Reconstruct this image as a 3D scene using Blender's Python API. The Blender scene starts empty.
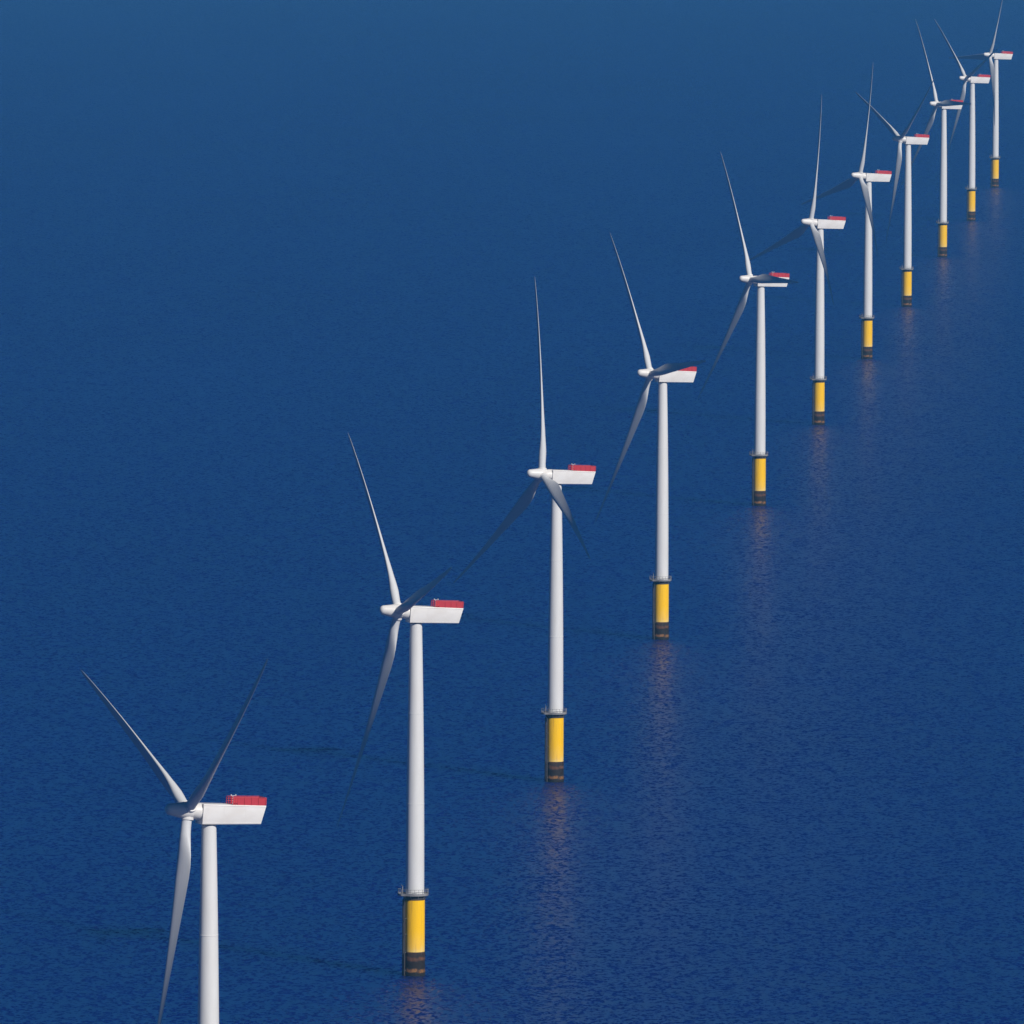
import bpy, bmesh, math, random
from mathutils import Matrix, Vector
random.seed(7)
R = math.radians
sc = bpy.context.scene
COL = sc.collection

# ------------------------------------------------------------------ camera
PX_F = 11000.0
CAM_H = 283.41
PITCH = 0.0703775
ROLL = 0.005
cd = bpy.data.cameras.new('camera'); cam = bpy.data.objects.new('camera', cd); COL.objects.link(cam)
cd.sensor_width = 36.0; cd.lens = PX_F / 1024 * 36.0; cd.clip_start = 1.0; cd.clip_end = 200000.0
Fw = Vector((0, math.cos(PITCH), -math.sin(PITCH))); R0 = Vector((1, 0, 0)); U0 = R0.cross(Fw)
Rr = math.cos(ROLL) * R0 + math.sin(ROLL) * U0
Ur = -math.sin(ROLL) * R0 + math.cos(ROLL) * U0
m = Matrix((Rr, Ur, -Fw)).transposed().to_4x4(); m.translation = Vector((0, 0, CAM_H))
cam.matrix_world = m
sc.camera = cam
sc.render.resolution_x = 1024; sc.render.resolution_y = 1024

# ------------------------------------------------------------------ sky, sun, exposure
SUN_AZ = 38.0      # degrees to the right of straight behind the camera
SUN_EL = 36.0
w = bpy.data.worlds.new('World'); sc.world = w; w.use_nodes = True
wn = w.node_tree.nodes; wl = w.node_tree.links
bg = wn['Background']
sky = wn.new('ShaderNodeTexSky'); sky.sky_type = 'NISHITA'; sky.sun_disc = False
sky.sun_elevation = R(SUN_EL); sky.sun_rotation = R(180 - SUN_AZ)
sky.air_density = 1.0; sky.dust_density = 0.0; sky.ozone_density = 5.0; sky.altitude = 6000
hs = wn.new('ShaderNodeHueSaturation'); hs.inputs['Saturation'].default_value = 1.5; hs.inputs['Hue'].default_value = 0.507   # crisp, deep blue maritime sky
wl.new(sky.outputs[0], hs.inputs['Color']); wl.new(hs.outputs[0], bg.inputs['Color'])
bg.inputs['Strength'].default_value = 0.05
sd = bpy.data.lights.new('sun', 'SUN'); sd.energy = 4.95; sd.angle = R(0.5); sd.color = (1, 0.955, 0.89)
sun = bpy.data.objects.new('sun', sd); COL.objects.link(sun)
sdir = Vector((math.sin(R(SUN_AZ)) * math.cos(R(SUN_EL)), -math.cos(R(SUN_AZ)) * math.cos(R(SUN_EL)), math.sin(R(SUN_EL))))
sun.rotation_euler = sdir.to_track_quat('Z', 'Y').to_euler(); sun.location = (600, -800, 900)
vs = sc.view_settings; vs.view_transform = 'Standard'; vs.look = 'None'; vs.gamma = 1.0; vs.exposure = -0.2
vs.use_curve_mapping = False

# ------------------------------------------------------------------ materials
def mat(name, col, rough=0.5, spec=0.5, metallic=0.0):
    ma = bpy.data.materials.new(name); ma.use_nodes = True
    b = ma.node_tree.nodes['Principled BSDF']
    b.inputs['Base Color'].default_value = (*col, 1); b.inputs['Roughness'].default_value = rough
    b.inputs['Specular IOR Level'].default_value = spec; b.inputs['Metallic'].default_value = metallic
    return ma, ma.node_tree.nodes, ma.node_tree.links, b

def noise(N, L, vec, scale, detail=4, rough=0.55):
    n = N.new('ShaderNodeTexNoise'); n.inputs['Scale'].default_value = scale
    n.inputs['Detail'].default_value = detail; n.inputs['Roughness'].default_value = rough
    if vec is not None: L.new(vec, n.inputs['Vector'])
    return n

def mapping(N, L, vec, scale, loc=(0, 0, 0), rot=(0, 0, 0)):
    mp = N.new('ShaderNodeMapping'); mp.inputs['Scale'].default_value = scale
    mp.inputs['Location'].default_value = loc; mp.inputs['Rotation'].default_value = rot
    L.new(vec, mp.inputs['Vector']); return mp.outputs[0]

def ramp(N, L, fac, stops):
    r = N.new('ShaderNodeValToRGB'); e = r.color_ramp.elements
    e[0].position, e[0].color = stops[0][0], (*stops[0][1], 1)
    e[1].position, e[1].color = stops[1][0], (*stops[1][1], 1)
    for p, c in stops[2:]:
        k = e.new(p); k.color = (*c, 1)
    L.new(fac, r.inputs['Fac']); return r.outputs['Color']

def mixc(N, L, fac, a, b, mode='MIX'):
    x = N.new('ShaderNodeMix'); x.data_type = 'RGBA'; x.blend_type = mode
    for sock, v in ((x.inputs['Factor'], fac), (x.inputs['A'], a), (x.inputs['B'], b)):
        if isinstance(v, (int, float)): sock.default_value = v
        elif isinstance(v, tuple): sock.default_value = (*v, 1)
        else: L.new(v, sock)
    return x.outputs['Result']

def painted(name, base, dirt, amount, rough, sc_vec=(0.6, 0.6, 0.12), spec=0.4):
    ma, N, L, b = mat(name, base, rough, spec)
    tc = N.new('ShaderNodeTexCoord')
    n = noise(N, L, mapping(N, L, tc.outputs['Object'], sc_vec), 1.0, 5, 0.6)
    f = ramp(N, L, n.outputs['Fac'], [(0.35, (0, 0, 0)), (0.75, (amount,) * 3)])
    L.new(mixc(N, L, f, base, dirt), b.inputs['Base Color'])
    return ma
M_TOWER = painted('tower_paint', (0.74, 0.735, 0.72), (0.6, 0.585, 0.55), 0.45, 0.42)
M_BLADE = painted('blade_gelcoat', (0.64, 0.645, 0.65), (0.48, 0.48, 0.48), 0.3, 0.5, (1.5, 1.5, 0.15), 0.2)
M_NAC = painted('nacelle_shell', (0.76, 0.74, 0.715), (0.62, 0.57, 0.52), 0.5, 0.4, (0.35, 0.35, 0.5))
M_RED = painted('red_rail_paint', (0.52, 0.03, 0.045), (0.42, 0.03, 0.035), 0.6, 0.5, (1.2, 1.2, 1.2))
M_STEEL = painted('galvanised_steel', (0.27, 0.27, 0.28), (0.15, 0.13, 0.12), 0.7, 0.5, (1, 1, 1))
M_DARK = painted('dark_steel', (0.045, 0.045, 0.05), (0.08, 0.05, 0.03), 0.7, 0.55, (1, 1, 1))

# yellow transition piece: sun-bleached and salt-stained towards its foot
M_YEL, N, L, b = mat('yellow_marker_paint', (0.8, 0.45, 0.02), 0.5, 0.15)
tc = N.new('ShaderNodeTexCoord'); sx = N.new('ShaderNodeSeparateXYZ'); L.new(tc.outputs['Object'], sx.inputs[0])
n = noise(N, L, mapping(N, L, tc.outputs['Object'], (0.9, 0.9, 0.25)), 1.0, 5, 0.6)
ad = N.new('ShaderNodeMath'); ad.operation = 'MULTIPLY_ADD'; L.new(n.outputs['Fac'], ad.inputs[0]); ad.inputs[1].default_value = 4.0
L.new(sx.outputs['Z'], ad.inputs[2])
sc_ = N.new('ShaderNodeMath'); sc_.operation = 'DIVIDE'; L.new(ad.outputs[0], sc_.inputs[0]); sc_.inputs[1].default_value = 20.0
yel = ramp(N, L, sc_.outputs[0], [(0.33, (0.88, 0.66, 0.27)), (0.45, (0.96, 0.58, 0.06)), (0.62, (0.98, 0.56, 0.002))])
n2 = noise(N, L, mapping(N, L, tc.outputs['Object'], (1.8, 1.8, 0.12)), 1.0, 5, 0.65)   # rust and salt runs
L.new(mixc(N, L, ramp(N, L, n2.outputs['Fac'], [(0.54, (0, 0, 0)), (0.74, (0.55,) * 3)]), yel, (0.38, 0.17, 0.04)), b.inputs['Base Color'])

# splash zone: rust, weed and old primer in rings round the pile
M_PILE, N, L, b = mat('splash_zone_crust', (0.06, 0.04, 0.03), 0.75, 0.3)
tc = N.new('ShaderNodeTexCoord'); sx = N.new('ShaderNodeSeparateXYZ'); L.new(tc.outputs['Object'], sx.inputs[0])
n = noise(N, L, mapping(N, L, tc.outputs['Object'], (0.5, 0.5, 0.5)), 1.0, 5, 0.65)
ad = N.new('ShaderNodeMath'); ad.operation = 'MULTIPLY_ADD'; L.new(n.outputs['Fac'], ad.inputs[0]); ad.inputs[1].default_value = 1.6
L.new(sx.outputs['Z'], ad.inputs[2])
dv = N.new('ShaderNodeMath'); dv.operation = 'DIVIDE'; L.new(ad.outputs[0], dv.inputs[0]); dv.inputs[1].default_value = 7.0
c1 = ramp(N, L, dv.outputs[0], [(0.0, (0.012, 0.013, 0.01)), (0.23, (0.014, 0.014, 0.011)), (0.27, (0.30, 0.14, 0.04)), (0.34, (0.24, 0.11, 0.04)),
     (0.38, (0.016, 0.013, 0.011)), (0.60, (0.022, 0.016, 0.014)), (0.66, (0.14, 0.06, 0.028)), (0.73, (0.16, 0.07, 0.035)), (0.77, (0.04, 0.024, 0.018)), (0.9, (0.075, 0.04, 0.028))])
n2 = noise(N, L, mapping(N, L, tc.outputs['Object'], (1.4, 1.4, 0.5)), 1.0, 4, 0.7)
L.new(mixc(N, L, ramp(N, L, n2.outputs['Fac'], [(0.4, (0, 0, 0)), (0.62, (0.75,) * 3)]), c1, (0.014, 0.011, 0.011)), b.inputs['Base Color'])

# sea
SLOPE_X, SLOPE_Y = 1.6, 1.85
M_SEA, N, L, b = mat('sea_water', (0.0012, 0.0160, 0.146), 0.295, 0.5)
b.inputs['IOR'].default_value = 1.43
b.subsurface_method = 'BURLEY'          # light scatters metres deep in the water, so cast shadows on it are soft
b.inputs['Subsurface Weight'].default_value = 1.0; b.inputs['Subsurface Radius'].default_value = (0.5, 0.9, 1.0)
b.inputs['Subsurface Scale'].default_value = 24.0
tc = N.new('ShaderNodeTexCoord'); P = tc.outputs['Object']
# wave slopes (choppy wind sea): vector noise gives the slope in x and y at several wavelengths
layers = [  # (cycles per metre in x, in y, rotation, noise detail, slope gain)
    (1.15, 0.62, 0.12, 1, 1.6),
    (0.62, 0.30, 0.06, 2, 1.5),
    (0.26, 0.10, -0.12, 2, 0.30),
    (0.06, 0.025, 0.2, 2, 0.10)]
tot = None
for (fx, fy, rt, det, amp) in layers:
    n = noise(N, L, mapping(N, L, P, (fx, fy, 1), rot=(0, 0, rt)), 1.0, det, 0.6)
    sb = N.new('ShaderNodeVectorMath'); sb.operation = 'SUBTRACT'; L.new(n.outputs['Color'], sb.inputs[0]); sb.inputs[1].default_value = (0.5, 0.5, 0.5)
    ml = N.new('ShaderNodeVectorMath'); ml.operation = 'MULTIPLY'; L.new(sb.outputs[0], ml.inputs[0]); ml.inputs[1].default_value = (amp * SLOPE_X, amp * SLOPE_Y, 0)
    if tot is None: tot = ml.outputs[0]
    else:
        a = N.new('ShaderNodeVectorMath'); a.operation = 'ADD'; L.new(tot, a.inputs[0]); L.new(ml.outputs[0], a.inputs[1]); tot = a.outputs[0]
# broad cat's-paws: gusts that roughen or calm the ripples
gust = noise(N, L, mapping(N, L, P, (1.0, 0.30, 1), rot=(0, 0, 0.1)), 0.005, 4, 0.6)
mr = N.new('ShaderNodeMapRange'); L.new(gust.outputs['Fac'], mr.inputs['Value'])
mr.inputs['From Min'].default_value = 0.3; mr.inputs['From Max'].default_value = 0.7
mr.inputs['To Min'].default_value = 0.65; mr.inputs['To Max'].default_value = 1.25
sl = N.new('ShaderNodeVectorMath'); sl.operation = 'SCALE'; L.new(tot, sl.inputs[0]); L.new(mr.outputs[0], sl.inputs['Scale'])
up = N.new('ShaderNodeVectorMath'); up.operation = 'ADD'; L.new(sl.outputs[0], up.inputs[0]); up.inputs[1].default_value = (0, 0, 1)
nm = N.new('ShaderNodeVectorMath'); nm.operation = 'NORMALIZE'; L.new(up.outputs[0], nm.inputs[0])
L.new(nm.outputs[0], b.inputs['Normal'])

# ------------------------------------------------------------------ mesh helpers
def finish(name, bm, ma, parent=None, smooth=35):
    me = bpy.data.meshes.new(name)
    bmesh.ops.recalc_face_normals(bm, faces=bm.faces)
    bm.to_mesh(me); bm.free(); me.materials.append(ma)
    if smooth:
        for p in me.polygons: p.use_smooth = True
        me.set_sharp_from_angle(angle=R(smooth))
    o = bpy.data.objects.new(name, me); COL.objects.link(o); o.parent = parent
    return o

def loft(bm, rings, cap=True, closed=False):
    vr = [[bm.verts.new(p) for p in r] for r in rings]
    n = len(rings[0]); k = len(vr)
    for i in range(k if closed else k - 1):
        a, c = vr[i], vr[(i + 1) % k]
        for j in range(n):
            bm.faces.new((a[j], a[(j + 1) % n], c[(j + 1) % n], c[j]))
    if cap and not closed:
        bm.faces.new(vr[0]); bm.faces.new(vr[-1])

def lathe(bm, prof, seg=48, cap=True, axis='z', origin=(0, 0, 0)):
    rings = []
    for r, z in prof:
        ring = []
        for j in range(seg):
            a = 2 * math.pi * j / seg
            if axis == 'z': p = (r * math.cos(a), r * math.sin(a), z)
            else: p = (z, r * math.cos(a), r * math.sin(a))
            ring.append(Vector(p) + Vector(origin))
        rings.append(ring)
    loft(bm, rings, cap)

def box(bm, x0, x1, y0, y1, z0, z1):
    v = [bm.verts.new((x, y, z)) for z in (z0, z1) for x, y in ((x0, y0), (x1, y0), (x1, y1), (x0, y1))]
    for f in ((0, 3, 2, 1), (4, 5, 6, 7), (0, 1, 5, 4), (1, 2, 6, 5), (2, 3, 7, 6), (3, 0, 4, 7)):
        bm.faces.new([v[i] for i in f])

def tube(bm, pts, r, seg=8, closed=False):
    pts = [Vector(p) for p in pts]; rings = []
    for i, p in enumerate(pts):
        if closed: t = pts[(i + 1) % len(pts)] - pts[i - 1]
        else: t = pts[min(i + 1, len(pts) - 1)] - pts[max(i - 1, 0)]
        t.normalize()
        u = t.cross(Vector((0, 0, 1)) if abs(t.z) < 0.9 else Vector((1, 0, 0))).normalized(); v = t.cross(u)
        rings.append([p + r * (math.cos(2 * math.pi * j / seg) * u + math.sin(2 * math.pi * j / seg) * v) for j in range(seg)])
    loft(bm, rings, True, closed)

# ------------------------------------------------------------------ setting: sea
bm = bmesh.new()
v = [bm.verts.new(p) for p in ((-24000, -3000, 0), (24000, -3000, 0), (24000, 45000, 0), (-24000, 45000, 0))]
bm.faces.new(v)
sea = finish('sea', bm, M_SEA, None, 0); sea['kind'] = 'structure'

# ------------------------------------------------------------------ one wind turbine with all its parts
HUB_Z = 83.5; TILT = R(6.0); DECK = 18.3; TOP = HUB_Z - 2.45
OVERHANG = 4.25
NT = R(2.2)          # the nacelle leans nose-up a little
def rz(r, a, z): return (r * math.cos(a), r * math.sin(a), z)

def aerofoil(n=28):
    pts = []
    for j in range(n):
        a = 2 * math.pi * j / n
        c = 0.5 * (1 + math.cos(a))           # 1 = trailing edge, 0 = leading
        th = 5 * (0.2969 * math.sqrt(max(c, 0)) - 0.1260 * c - 0.3516 * c * c + 0.2843 * c ** 3 - 0.1036 * c ** 4)
        camber = 0.045 * 4 * c * (1 - c)
        s = 1 if a < math.pi else -1
        pts.append((c, s * th * (1.15 if s > 0 else 0.85), camber, a))
    return pts
FOIL = aerofoil()
#        r    chord  thick  twist round
SECT = [(1.55, 1.95, 1.00, 17, 1.0), (3.0, 1.95, 1.00, 17, 1.0), (4.5, 2.15, 0.84, 17, 0.75), (6.2, 2.70, 0.62, 17, 0.4),
        (8.2, 3.35, 0.46, 16.5, 0.12), (10.2, 3.75, 0.38, 16, 0.0), (12.5, 3.80, 0.33, 15, 0), (15.5, 3.50, 0.29, 13.5, 0),
        (20, 3.00, 0.255, 11.5, 0), (25, 2.55, 0.23, 9.0, 0), (30, 2.15, 0.21, 5.5, 0), (35, 1.80, 0.195, 2.0, 0),
        (40, 1.48, 0.185, -1.0, 0), (45, 1.17, 0.18, -3.0, 0), (49, 0.90, 0.18, -3.5, 0), (51.5, 0.66, 0.18, -3.5, 0),
        (52.9, 0.40, 0.18, -3.5, 0), (53.5, 0.14, 0.18, -3.5, 0)]
PITCH_B = 4.0
def blade_mesh():
    bm = bmesh.new(); rings = []
    for r, c, t, tw, rd in SECT:
        r = 1.55 + (r - 1.55) * 52.2 / 51.95
        a0 = R(tw + PITCH_B); ring = []
        pre = -(r * math.tan(R(3.2)) + 1.9 * (max(r - 8, 0) / 45.5) ** 2)
        for cc, th, cam_, a in FOIL:
            fy = (cc - 0.32) * c; fx = (th * t + cam_) * c          # aerofoil
            cy = math.cos(a) * 0.5 * c; cx = math.sin(a) * 0.5 * c  # circle
            y = fy * (1 - rd) + cy * rd; x = fx * (1 - rd) + cx * rd
            # leading edge is at -y and turns upwind (-x) by the twist
            X = x * math.cos(a0) + y * math.sin(a0); Y = -x * math.sin(a0) + y * math.cos(a0)
            ring.append((X + pre, Y, r))
        rings.append(ring)
    loft(bm, rings)
    return bm

def deck_outline(r, ext, n=40):
    """round deck with a lay-down bay bulging out to -x"""
    pts = []
    for j in range(n):
        a = 2 * math.pi * j / n
        d = abs((a - math.pi + math.pi) % (2 * math.pi) - math.pi)
        k = max(0, 1 - d / 0.62); k = k * k * (3 - 2 * k)
        pts.append((r + ext * min(1, k * 1.6), a))
    return pts

def make_turbine():
    root = bpy.data.objects.new('wind_turbine', None); COL.objects.link(root); root.empty_display_size = 5
    # pile and splash zone
    bm = bmesh.new()
    lathe(bm, [(2.42, -1.0), (2.42, 0.0), (2.48, 0.9), (2.42, 1.5), (2.39, 3.3), (2.43, 3.8), (2.39, 4.4), (2.37, 5.55)], 48)
    finish('foundation_pile', bm, M_PILE, root)
    bm = bmesh.new()
    lathe(bm, [(2.30, 5.55), (2.30, 17.45)], 48)
    tpiece = finish('transition_piece', bm, M_YEL, root)
    bm = bmesh.new(); lathe(bm, [(2.31, 17.45), (2.42, 17.6), (2.42, 18.5)], 48)  # added dark ring, stands in for the deck's shadow band on the yellow
    finish('deck_shadow_ring', bm, M_DARK, root)
    # platform
    bm = bmesh.new(); ol = deck_outline(3.15, 0.85)
    # the bay points to local azimuth pi (towards the spinner side)
    loft(bm, [[rz(r, a, 18.5) for r, a in ol], [rz(r, a, 18.85) for r, a in ol]])
    for j in range(10):   # brackets below the deck
        a = 2 * math.pi * j / 10 + 0.3
        tube(bm, [rz(2.2, a, 17.5), rz(3.0, a, 18.53)], 0.07, 6)
    plat = finish('work_platform', bm, M_STEEL, root, 30)
    bm = bmesh.new()
    for zz, rr in ((19.4, 0.035), (19.95, 0.045)):
        tube(bm, [rz(r - 0.06, a, zz) for r, a in ol], rr, 6, True)
    for j in range(0, 40, 2):
        r, a = ol[j]; tube(bm, [rz(r - 0.06, a, 18.8), rz(r - 0.06, a, 19.97)], 0.045, 6)
    # kick plate
    loft(bm, [[rz(r - 0.02, a, 18.8) for r, a in ol], [rz(r - 0.02, a, 19.06) for r, a in ol]], cap=False)
    finish('railing', bm, M_STEEL, plat)
    bm = bmesh.new()
    a = math.pi + 0.35
    tube(bm, [rz(3.55, a, 18.8), rz(3.55, a, 20.8)], 0.11, 8); tube(bm, [rz(3.55, a, 20.7), rz(4.5, a + 0.18, 21.2)], 0.08, 8)
    finish('davit_crane', bm, M_STEEL, plat)
    # boat landing: two fender pipes and a ladder on the spinner side
    bl = None
    for s in (-1, 1):
        bm = bmesh.new(); y = s * 0.62
        tube(bm, [(-2.05, y, 18.2), (-2.45, y, 17.9), (-2.62, y, 17.4), (-2.62, y, -0.9)], 0.17, 10)
        for zz in (1.2, 5.4, 9.6, 13.2): tube(bm, [(-2.05, y, zz), (-2.62, y, zz)], 0.11, 8)
        finish('fender_pipe', bm, M_DARK, root)
    bm = bmesh.new()
    for s in (-1, 1): tube(bm, [(-2.56, s * 0.25, 0.2), (-2.56, s * 0.25, 18.4)], 0.04, 6)
    for k in range(60): tube(bm, [(-2.56, -0.25, 0.4 + 0.3 * k), (-2.56, 0.25, 0.4 + 0.3 * k)], 0.02, 4)
    finish('ladder', bm, M_STEEL, root)
    # tower with flange seams
    bm = bmesh.new(); prof = []
    z0, z1, r0, r1 = 18.6, TOP, 2.14, 1.38
    nseg = 27
    for i in range(nseg + 1):
        z = z0 + (z1 - z0) * i / nseg; t = i / nseg
        prof.append((r0 + (r1 - r0) * t ** 1.9, z))
        if i in (9, 18):
            r = prof[-1][0]; prof += [(r, z + 0.02), (r + 0.03, z + 0.05), (r + 0.03, z + 0.22), (r - 0.005, z + 0.25)]
    lathe(bm, prof, 64)
    tower = finish('tower', bm, M_TOWER, root)
    bm = bmesh.new()
    a = -math.pi / 2 + 2.2
    c = Vector((math.cos(a), math.sin(a), 0)); s = Vector((-math.sin(a), math.cos(a), 0))
    base = [c * 1.9 + s * q for q in (-0.45, 0.45)]; out = [c * 2.05 + s * q for q in (-0.45, 0.45)]
    loft(bm, [[base[0] + Vector((0, 0, z)), base[1] + Vector((0, 0, z)), out[1] + Vector((0, 0, z)), out[0] + Vector((0, 0, z))] for z in (18.9, 21.1)])
    finish('tower_door', bm, M_DARK, tower, 0)
    bm = bmesh.new(); lathe(bm, [(1.42, TOP - 0.05), (1.42, TOP + 0.14)], 48)
    finish('yaw_bearing', bm, M_DARK, tower)
    # nacelle: a long box, wedge rear, softly rounded edges, mild taper
    bm = bmesh.new()
    zb = HUB_Z - 2.33; yc = 1.85
    secs = [(-1.95, -1.78, zb, HUB_Z + 1.48), (0.0, 0.0, zb, HUB_Z + 1.46), (6.0, 6.0, zb + 0.06, HUB_Z + 1.36), (9.75, 10.75, zb + 0.10, HUB_Z + 1.28)]
    rings = []
    for xb, xt, lo, hi in secs:
        ring = []
        for cy, cz, a0 in ((yc, lo, -90), (yc, hi, 0), (-yc, hi, 90), (-yc, lo, 180)):
            rr = 0.16
            for k in range(4):
                a = R(a0 + 30 * k); y = cy - math.copysign(rr, cy) + rr * math.cos(a); z = (cz + rr if cz == lo else cz - rr) + rr * math.sin(a)
                t = (z - lo) / (hi - lo); ring.append((xb + (xt - xb) * t, y, z))
        rings.append(ring)
    loft(bm, rings)
    nac = finish('nacelle', bm, M_NAC, root, 30)
    bm = bmesh.new()      # roof rim and side seams standing a little proud
    for s in (-1, 1):
        zt = HUB_Z + 1.2
        q = [(-1.7, zt + 0.14, zt + 0.02), (10.5, zt - 0.10, zt - 0.22)]
        rings = []
        for x, za, zc in q:
            rings.append([(x, s * 1.84, zc), (x, s * 1.84, za), (x, s * 1.89, za), (x, s * 1.89, zc)])
        loft(bm, rings)
        for x in (2.3, 6.6):
            box(bm, x, x + 0.05, min(s * 1.84, s * 1.868), max(s * 1.84, s * 1.868), HUB_Z - 2.05, HUB_Z + 1.0)
        zc = HUB_Z - 2.02; box(bm, -1.85, 9.6, min(s * 1.84, s * 1.875), max(s * 1.84, s * 1.875), zc, zc + 0.1)
    finish('shell_seam', bm, M_NAC, nac, 0)
    for s in (-1, 1):     # louvred air vent near the front of each side
        bm = bmesh.new()
        for k in range(7): box(bm, -1.35, -0.75, min(s * 1.84, s * 1.87), max(s * 1.84, s * 1.87), HUB_Z - 1.2 + 0.3 * k, HUB_Z - 1.07 + 0.3 * k)
        box(bm, -1.39, -0.71, min(s * 1.84, s * 1.857), max(s * 1.84, s * 1.857), HUB_Z - 1.3, HUB_Z + 0.83)
        finish('air_vent', bm, M_NAC, nac, 0)
    # red hoist platform on the nacelle roof
    zr = HUB_Z + 1.36
    def roofz(x): return HUB_Z + 1.46 - 0.0165 * x
    bm = bmesh.new()
    box(bm, 4.15, 10.7, -1.7, 1.7, zr - 0.06, zr + 0.12)
    hp = finish('hoist_platform', bm, M_RED, nac, 0)
    bm = bmesh.new()
    top = zr + 1.36
    for s in (-1, 1):
        box(bm, 5.0, 10.62, min(s * 1.66, s * 1.71), max(s * 1.66, s * 1.71), zr + 0.12, top - 0.1)
    box(bm, 10.62, 10.67, -1.71, 1.71, zr + 0.12, top - 0.1)
    finish('guard_panel', bm, M_RED, hp, 0)
    bm = bmesh.new()
    loop = [(4.1, -1.72, top), (10.7, -1.72, top), (10.7, 1.72, top), (4.1, 1.72, top)]
    for i in range(4): tube(bm, [loop[i], loop[(i + 1) % 4]], 0.06, 6)
    for zz in (zr + 0.5, zr + 0.95):
        for s in (-1, 1): tube(bm, [(4.1, s * 1.72, zz), (5.0, s * 1.72, zz)], 0.045, 6)
        tube(bm, [(4.1, -1.72, zz), (4.1, 1.72, zz)], 0.045, 6)
    for x in (4.1, 4.55, 5.0, 6.4, 7.8, 9.2, 10.7):
        for s in (-1, 1): box(bm, x - 0.06, x + 0.06, s * 1.76 - 0.05, s * 1.76 + 0.05, zr + 0.02, top + 0.03)
    finish('guard_rail', bm, M_RED, hp, 0)
    bm = bmesh.new()
    tube(bm, [(4.2, -1.2, zr + 0.1), (4.2, -1.2, zr + 1.75)], 0.05, 6); tube(bm, [(3.85, -1.2, zr + 1.7), (4.75, -1.2, zr + 1.7)], 0.05, 6)
    for x in (3.85, 4.75): lathe(bm, [(0.02, -0.14), (0.13, -0.08), (0.13, 0.1), (0.02, 0.16)], 10, origin=(x, -1.2, zr + 1.8))
    finish('weather_mast', bm, M_BLADE, nac)
    nac.matrix_local = Matrix.Translation((0, 0, HUB_Z)) @ Matrix.Rotation(NT, 4, 'Y') @ Matrix.Translation((0, 0, -HUB_Z))
    # rotor: everything about the tilted axis through the hub centre
    hubM = Matrix.Translation((-OVERHANG, 0, HUB_Z + 0.28)) @ Matrix.Rotation(TILT, 4, 'Y')
    bm = bmesh.new()      # neck between nacelle and hub
    lathe(bm, [(1.30, 0.6), (1.45, 1.1), (1.55, 1.6), (1.62, 2.5), (1.62, 2.75)], 40, axis='x')
    o = finish('main_bearing_housing', bm, M_NAC, root); o.matrix_local = hubM.copy()
    bm = bmesh.new()
    lathe(bm, [(0.06, -4.5), (0.36, -4.44), (0.64, -4.32), (0.88, -4.12), (1.04, -3.85), (1.14, -3.3), (1.28, -2.5), (1.44, -1.7), (1.58, -1.0), (1.64, -0.2), (1.62, 0.5), (1.46, 0.85), (1.2, 0.9)], 48, axis='x')
    hub = finish('rotor_hub', bm, M_NAC, root); hub.matrix_local = hubM.copy()
    for k in range(3):
        bm = bmesh.new(); lathe(bm, [(1.18, 1.1), (1.18, 1.72), (1.08, 1.78)], 36)
        c = finish('blade_collar', bm, M_NAC, hub); c.matrix_local = Matrix.Rotation(2 * math.pi * k / 3, 4, 'X')
    me_blade = finish('blade', blade_mesh(), M_BLADE, root, 50)
    me_blade.matrix_local = hubM.copy()
    for k in (1, 2):
        o = me_blade.copy(); COL.objects.link(o); o.parent = root
        o.matrix_local = hubM @ Matrix.Rotation(2 * math.pi * k / 3, 4, 'X')
    return root, hubM

def ground(px, py, z=0.0):
    """point on the sea seen at this place of the photograph (used to survey the row)"""
    d = (px - 512) / PX_F * Rr - (py - 512) / PX_F * Ur + Fw
    t = (z - CAM_H) / d.z
    return Vector((0, 0, CAM_H)) + d * t

YAW = 22.6
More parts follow.
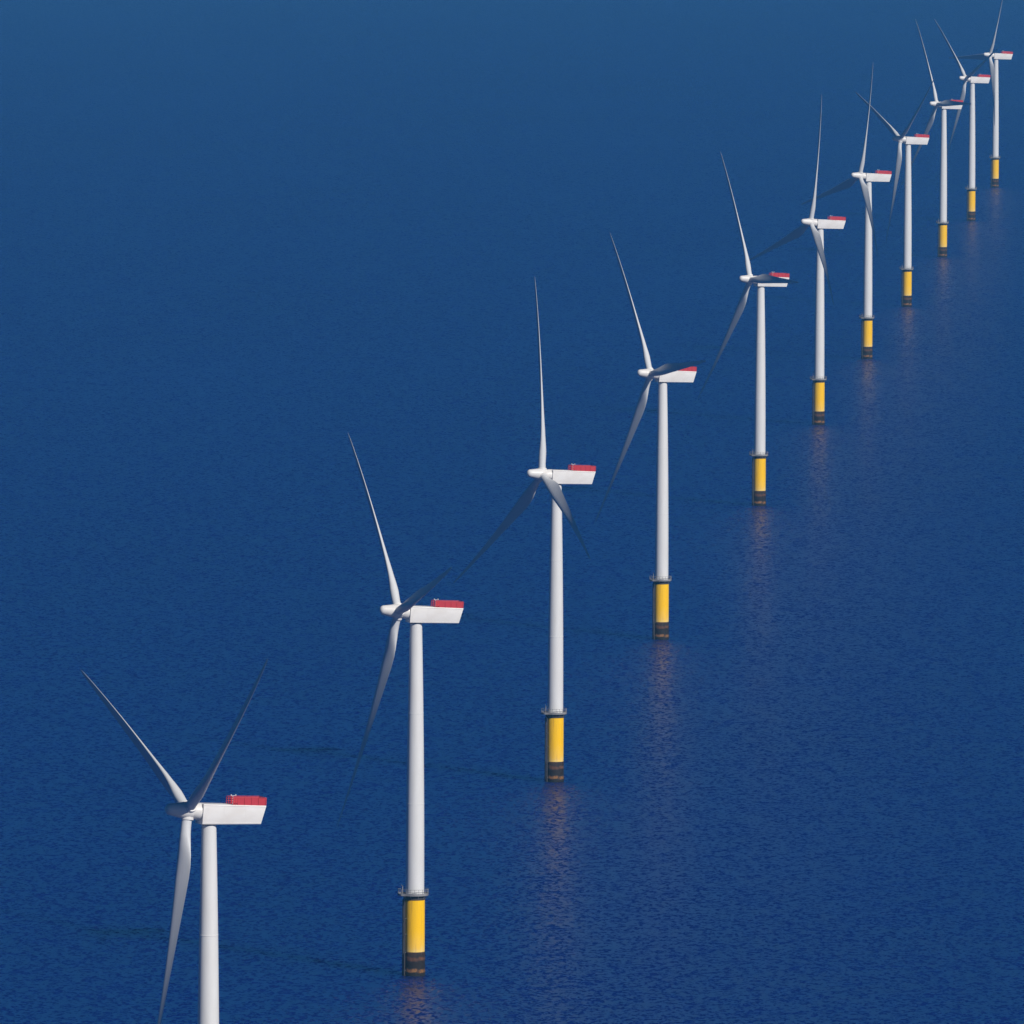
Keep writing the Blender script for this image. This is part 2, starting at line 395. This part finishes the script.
#  base seen at x, y;  phase of the upper blade (deg, + leans towards the viewer);  yaw change;  label
ROW = [
 (207.6, 1256.5, -65.8, 0.6, 'nearest turbine, two blades raised in a V, its yellow base cut off below the picture'),
 (414.5, 975.4, -44.5, -5.0, 'second nearest turbine, one blade crossing its nacelle, largest yellow base in the row'),
 (554.9, 781.5, -8.0, 0.2, 'third nearest turbine, one blade upright and a dark blade reaching down left'),
 (661.2, 639.2, -37.0, 0.0, 'fourth nearest turbine, a dark blade partly hiding its red roof platform'),
 (759.3, 505.5, -31.0, 0.4, 'fifth nearest turbine, a level dark blade across the top of its nacelle'),
 (818.8, 424.5, 9.0, 0.6, 'sixth nearest turbine, one blade upright and a dark blade pointing at the fifth'),
 (867.2, 358.6, 13.0, 0.2, 'seventh nearest turbine, its upright blade crossing the blade of the eighth'),
 (906.9, 306.5, -66.0, 0.2, 'fourth turbine from the far end, two blades raised in a wide V'),
 (942.7, 257.0, -31.5, 0.6, 'third turbine from the far end, a level dark blade across its nacelle'),
 (971.3, 220.7, -51.0, 0.2, 'second turbine from the far end, one blade leaning left, another reaching the last turbine'),
 (995.0, 187.3, 26.0, -1.5, 'farthest and smallest turbine at the top right corner, one blade pointing level left'),
]
proto, HUBM = make_turbine()

def copy_tree(o, parent=None):
    c = o.copy(); COL.objects.link(c); c.parent = parent
    for ch in list(o.children):
        copy_tree(ch, c)
    return c

turbines = [proto] + [copy_tree(proto) for _ in ROW[1:]]
for t, (px, py, ph, dy, label) in zip(turbines, ROW):
    g = ground(px, py); t.location = (g.x, g.y, 0)
    t.rotation_euler = (0, 0, R(YAW + dy))
    t['label'] = label; t['category'] = 'wind turbine'; t['group'] = 'wind turbines standing in a row at sea'
    k = 0
    for ch in t.children:
        kind = ch.name.split('.')[0]
        if kind == 'blade':
            ch.matrix_local = HUBM @ Matrix.Rotation(R(ph + 120 * k), 4, 'X'); k += 1
        elif kind == 'rotor_hub':
            ch.matrix_local = HUBM @ Matrix.Rotation(R(ph), 4, 'X')

# ------------------------------------------------------------------ sea air
HAZE = 3.7e-5
bm = bmesh.new(); box(bm, -24500, 24500, -3500, 45500, -2.0, 320.0)
hm = bpy.data.materials.new('sea_air'); hm.use_nodes = True
N = hm.node_tree.nodes; L = hm.node_tree.links; N.remove(N['Principled BSDF'])
pv = N.new('ShaderNodeVolumePrincipled'); pv.inputs['Density'].default_value = HAZE
pv.inputs['Color'].default_value = (0.15, 0.55, 1.0, 1); pv.inputs['Anisotropy'].default_value = 0.0
L.new(pv.outputs[0], N['Material Output'].inputs['Volume'])
hz = finish('haze', bm, hm, None, 0); hz['kind'] = 'stuff'
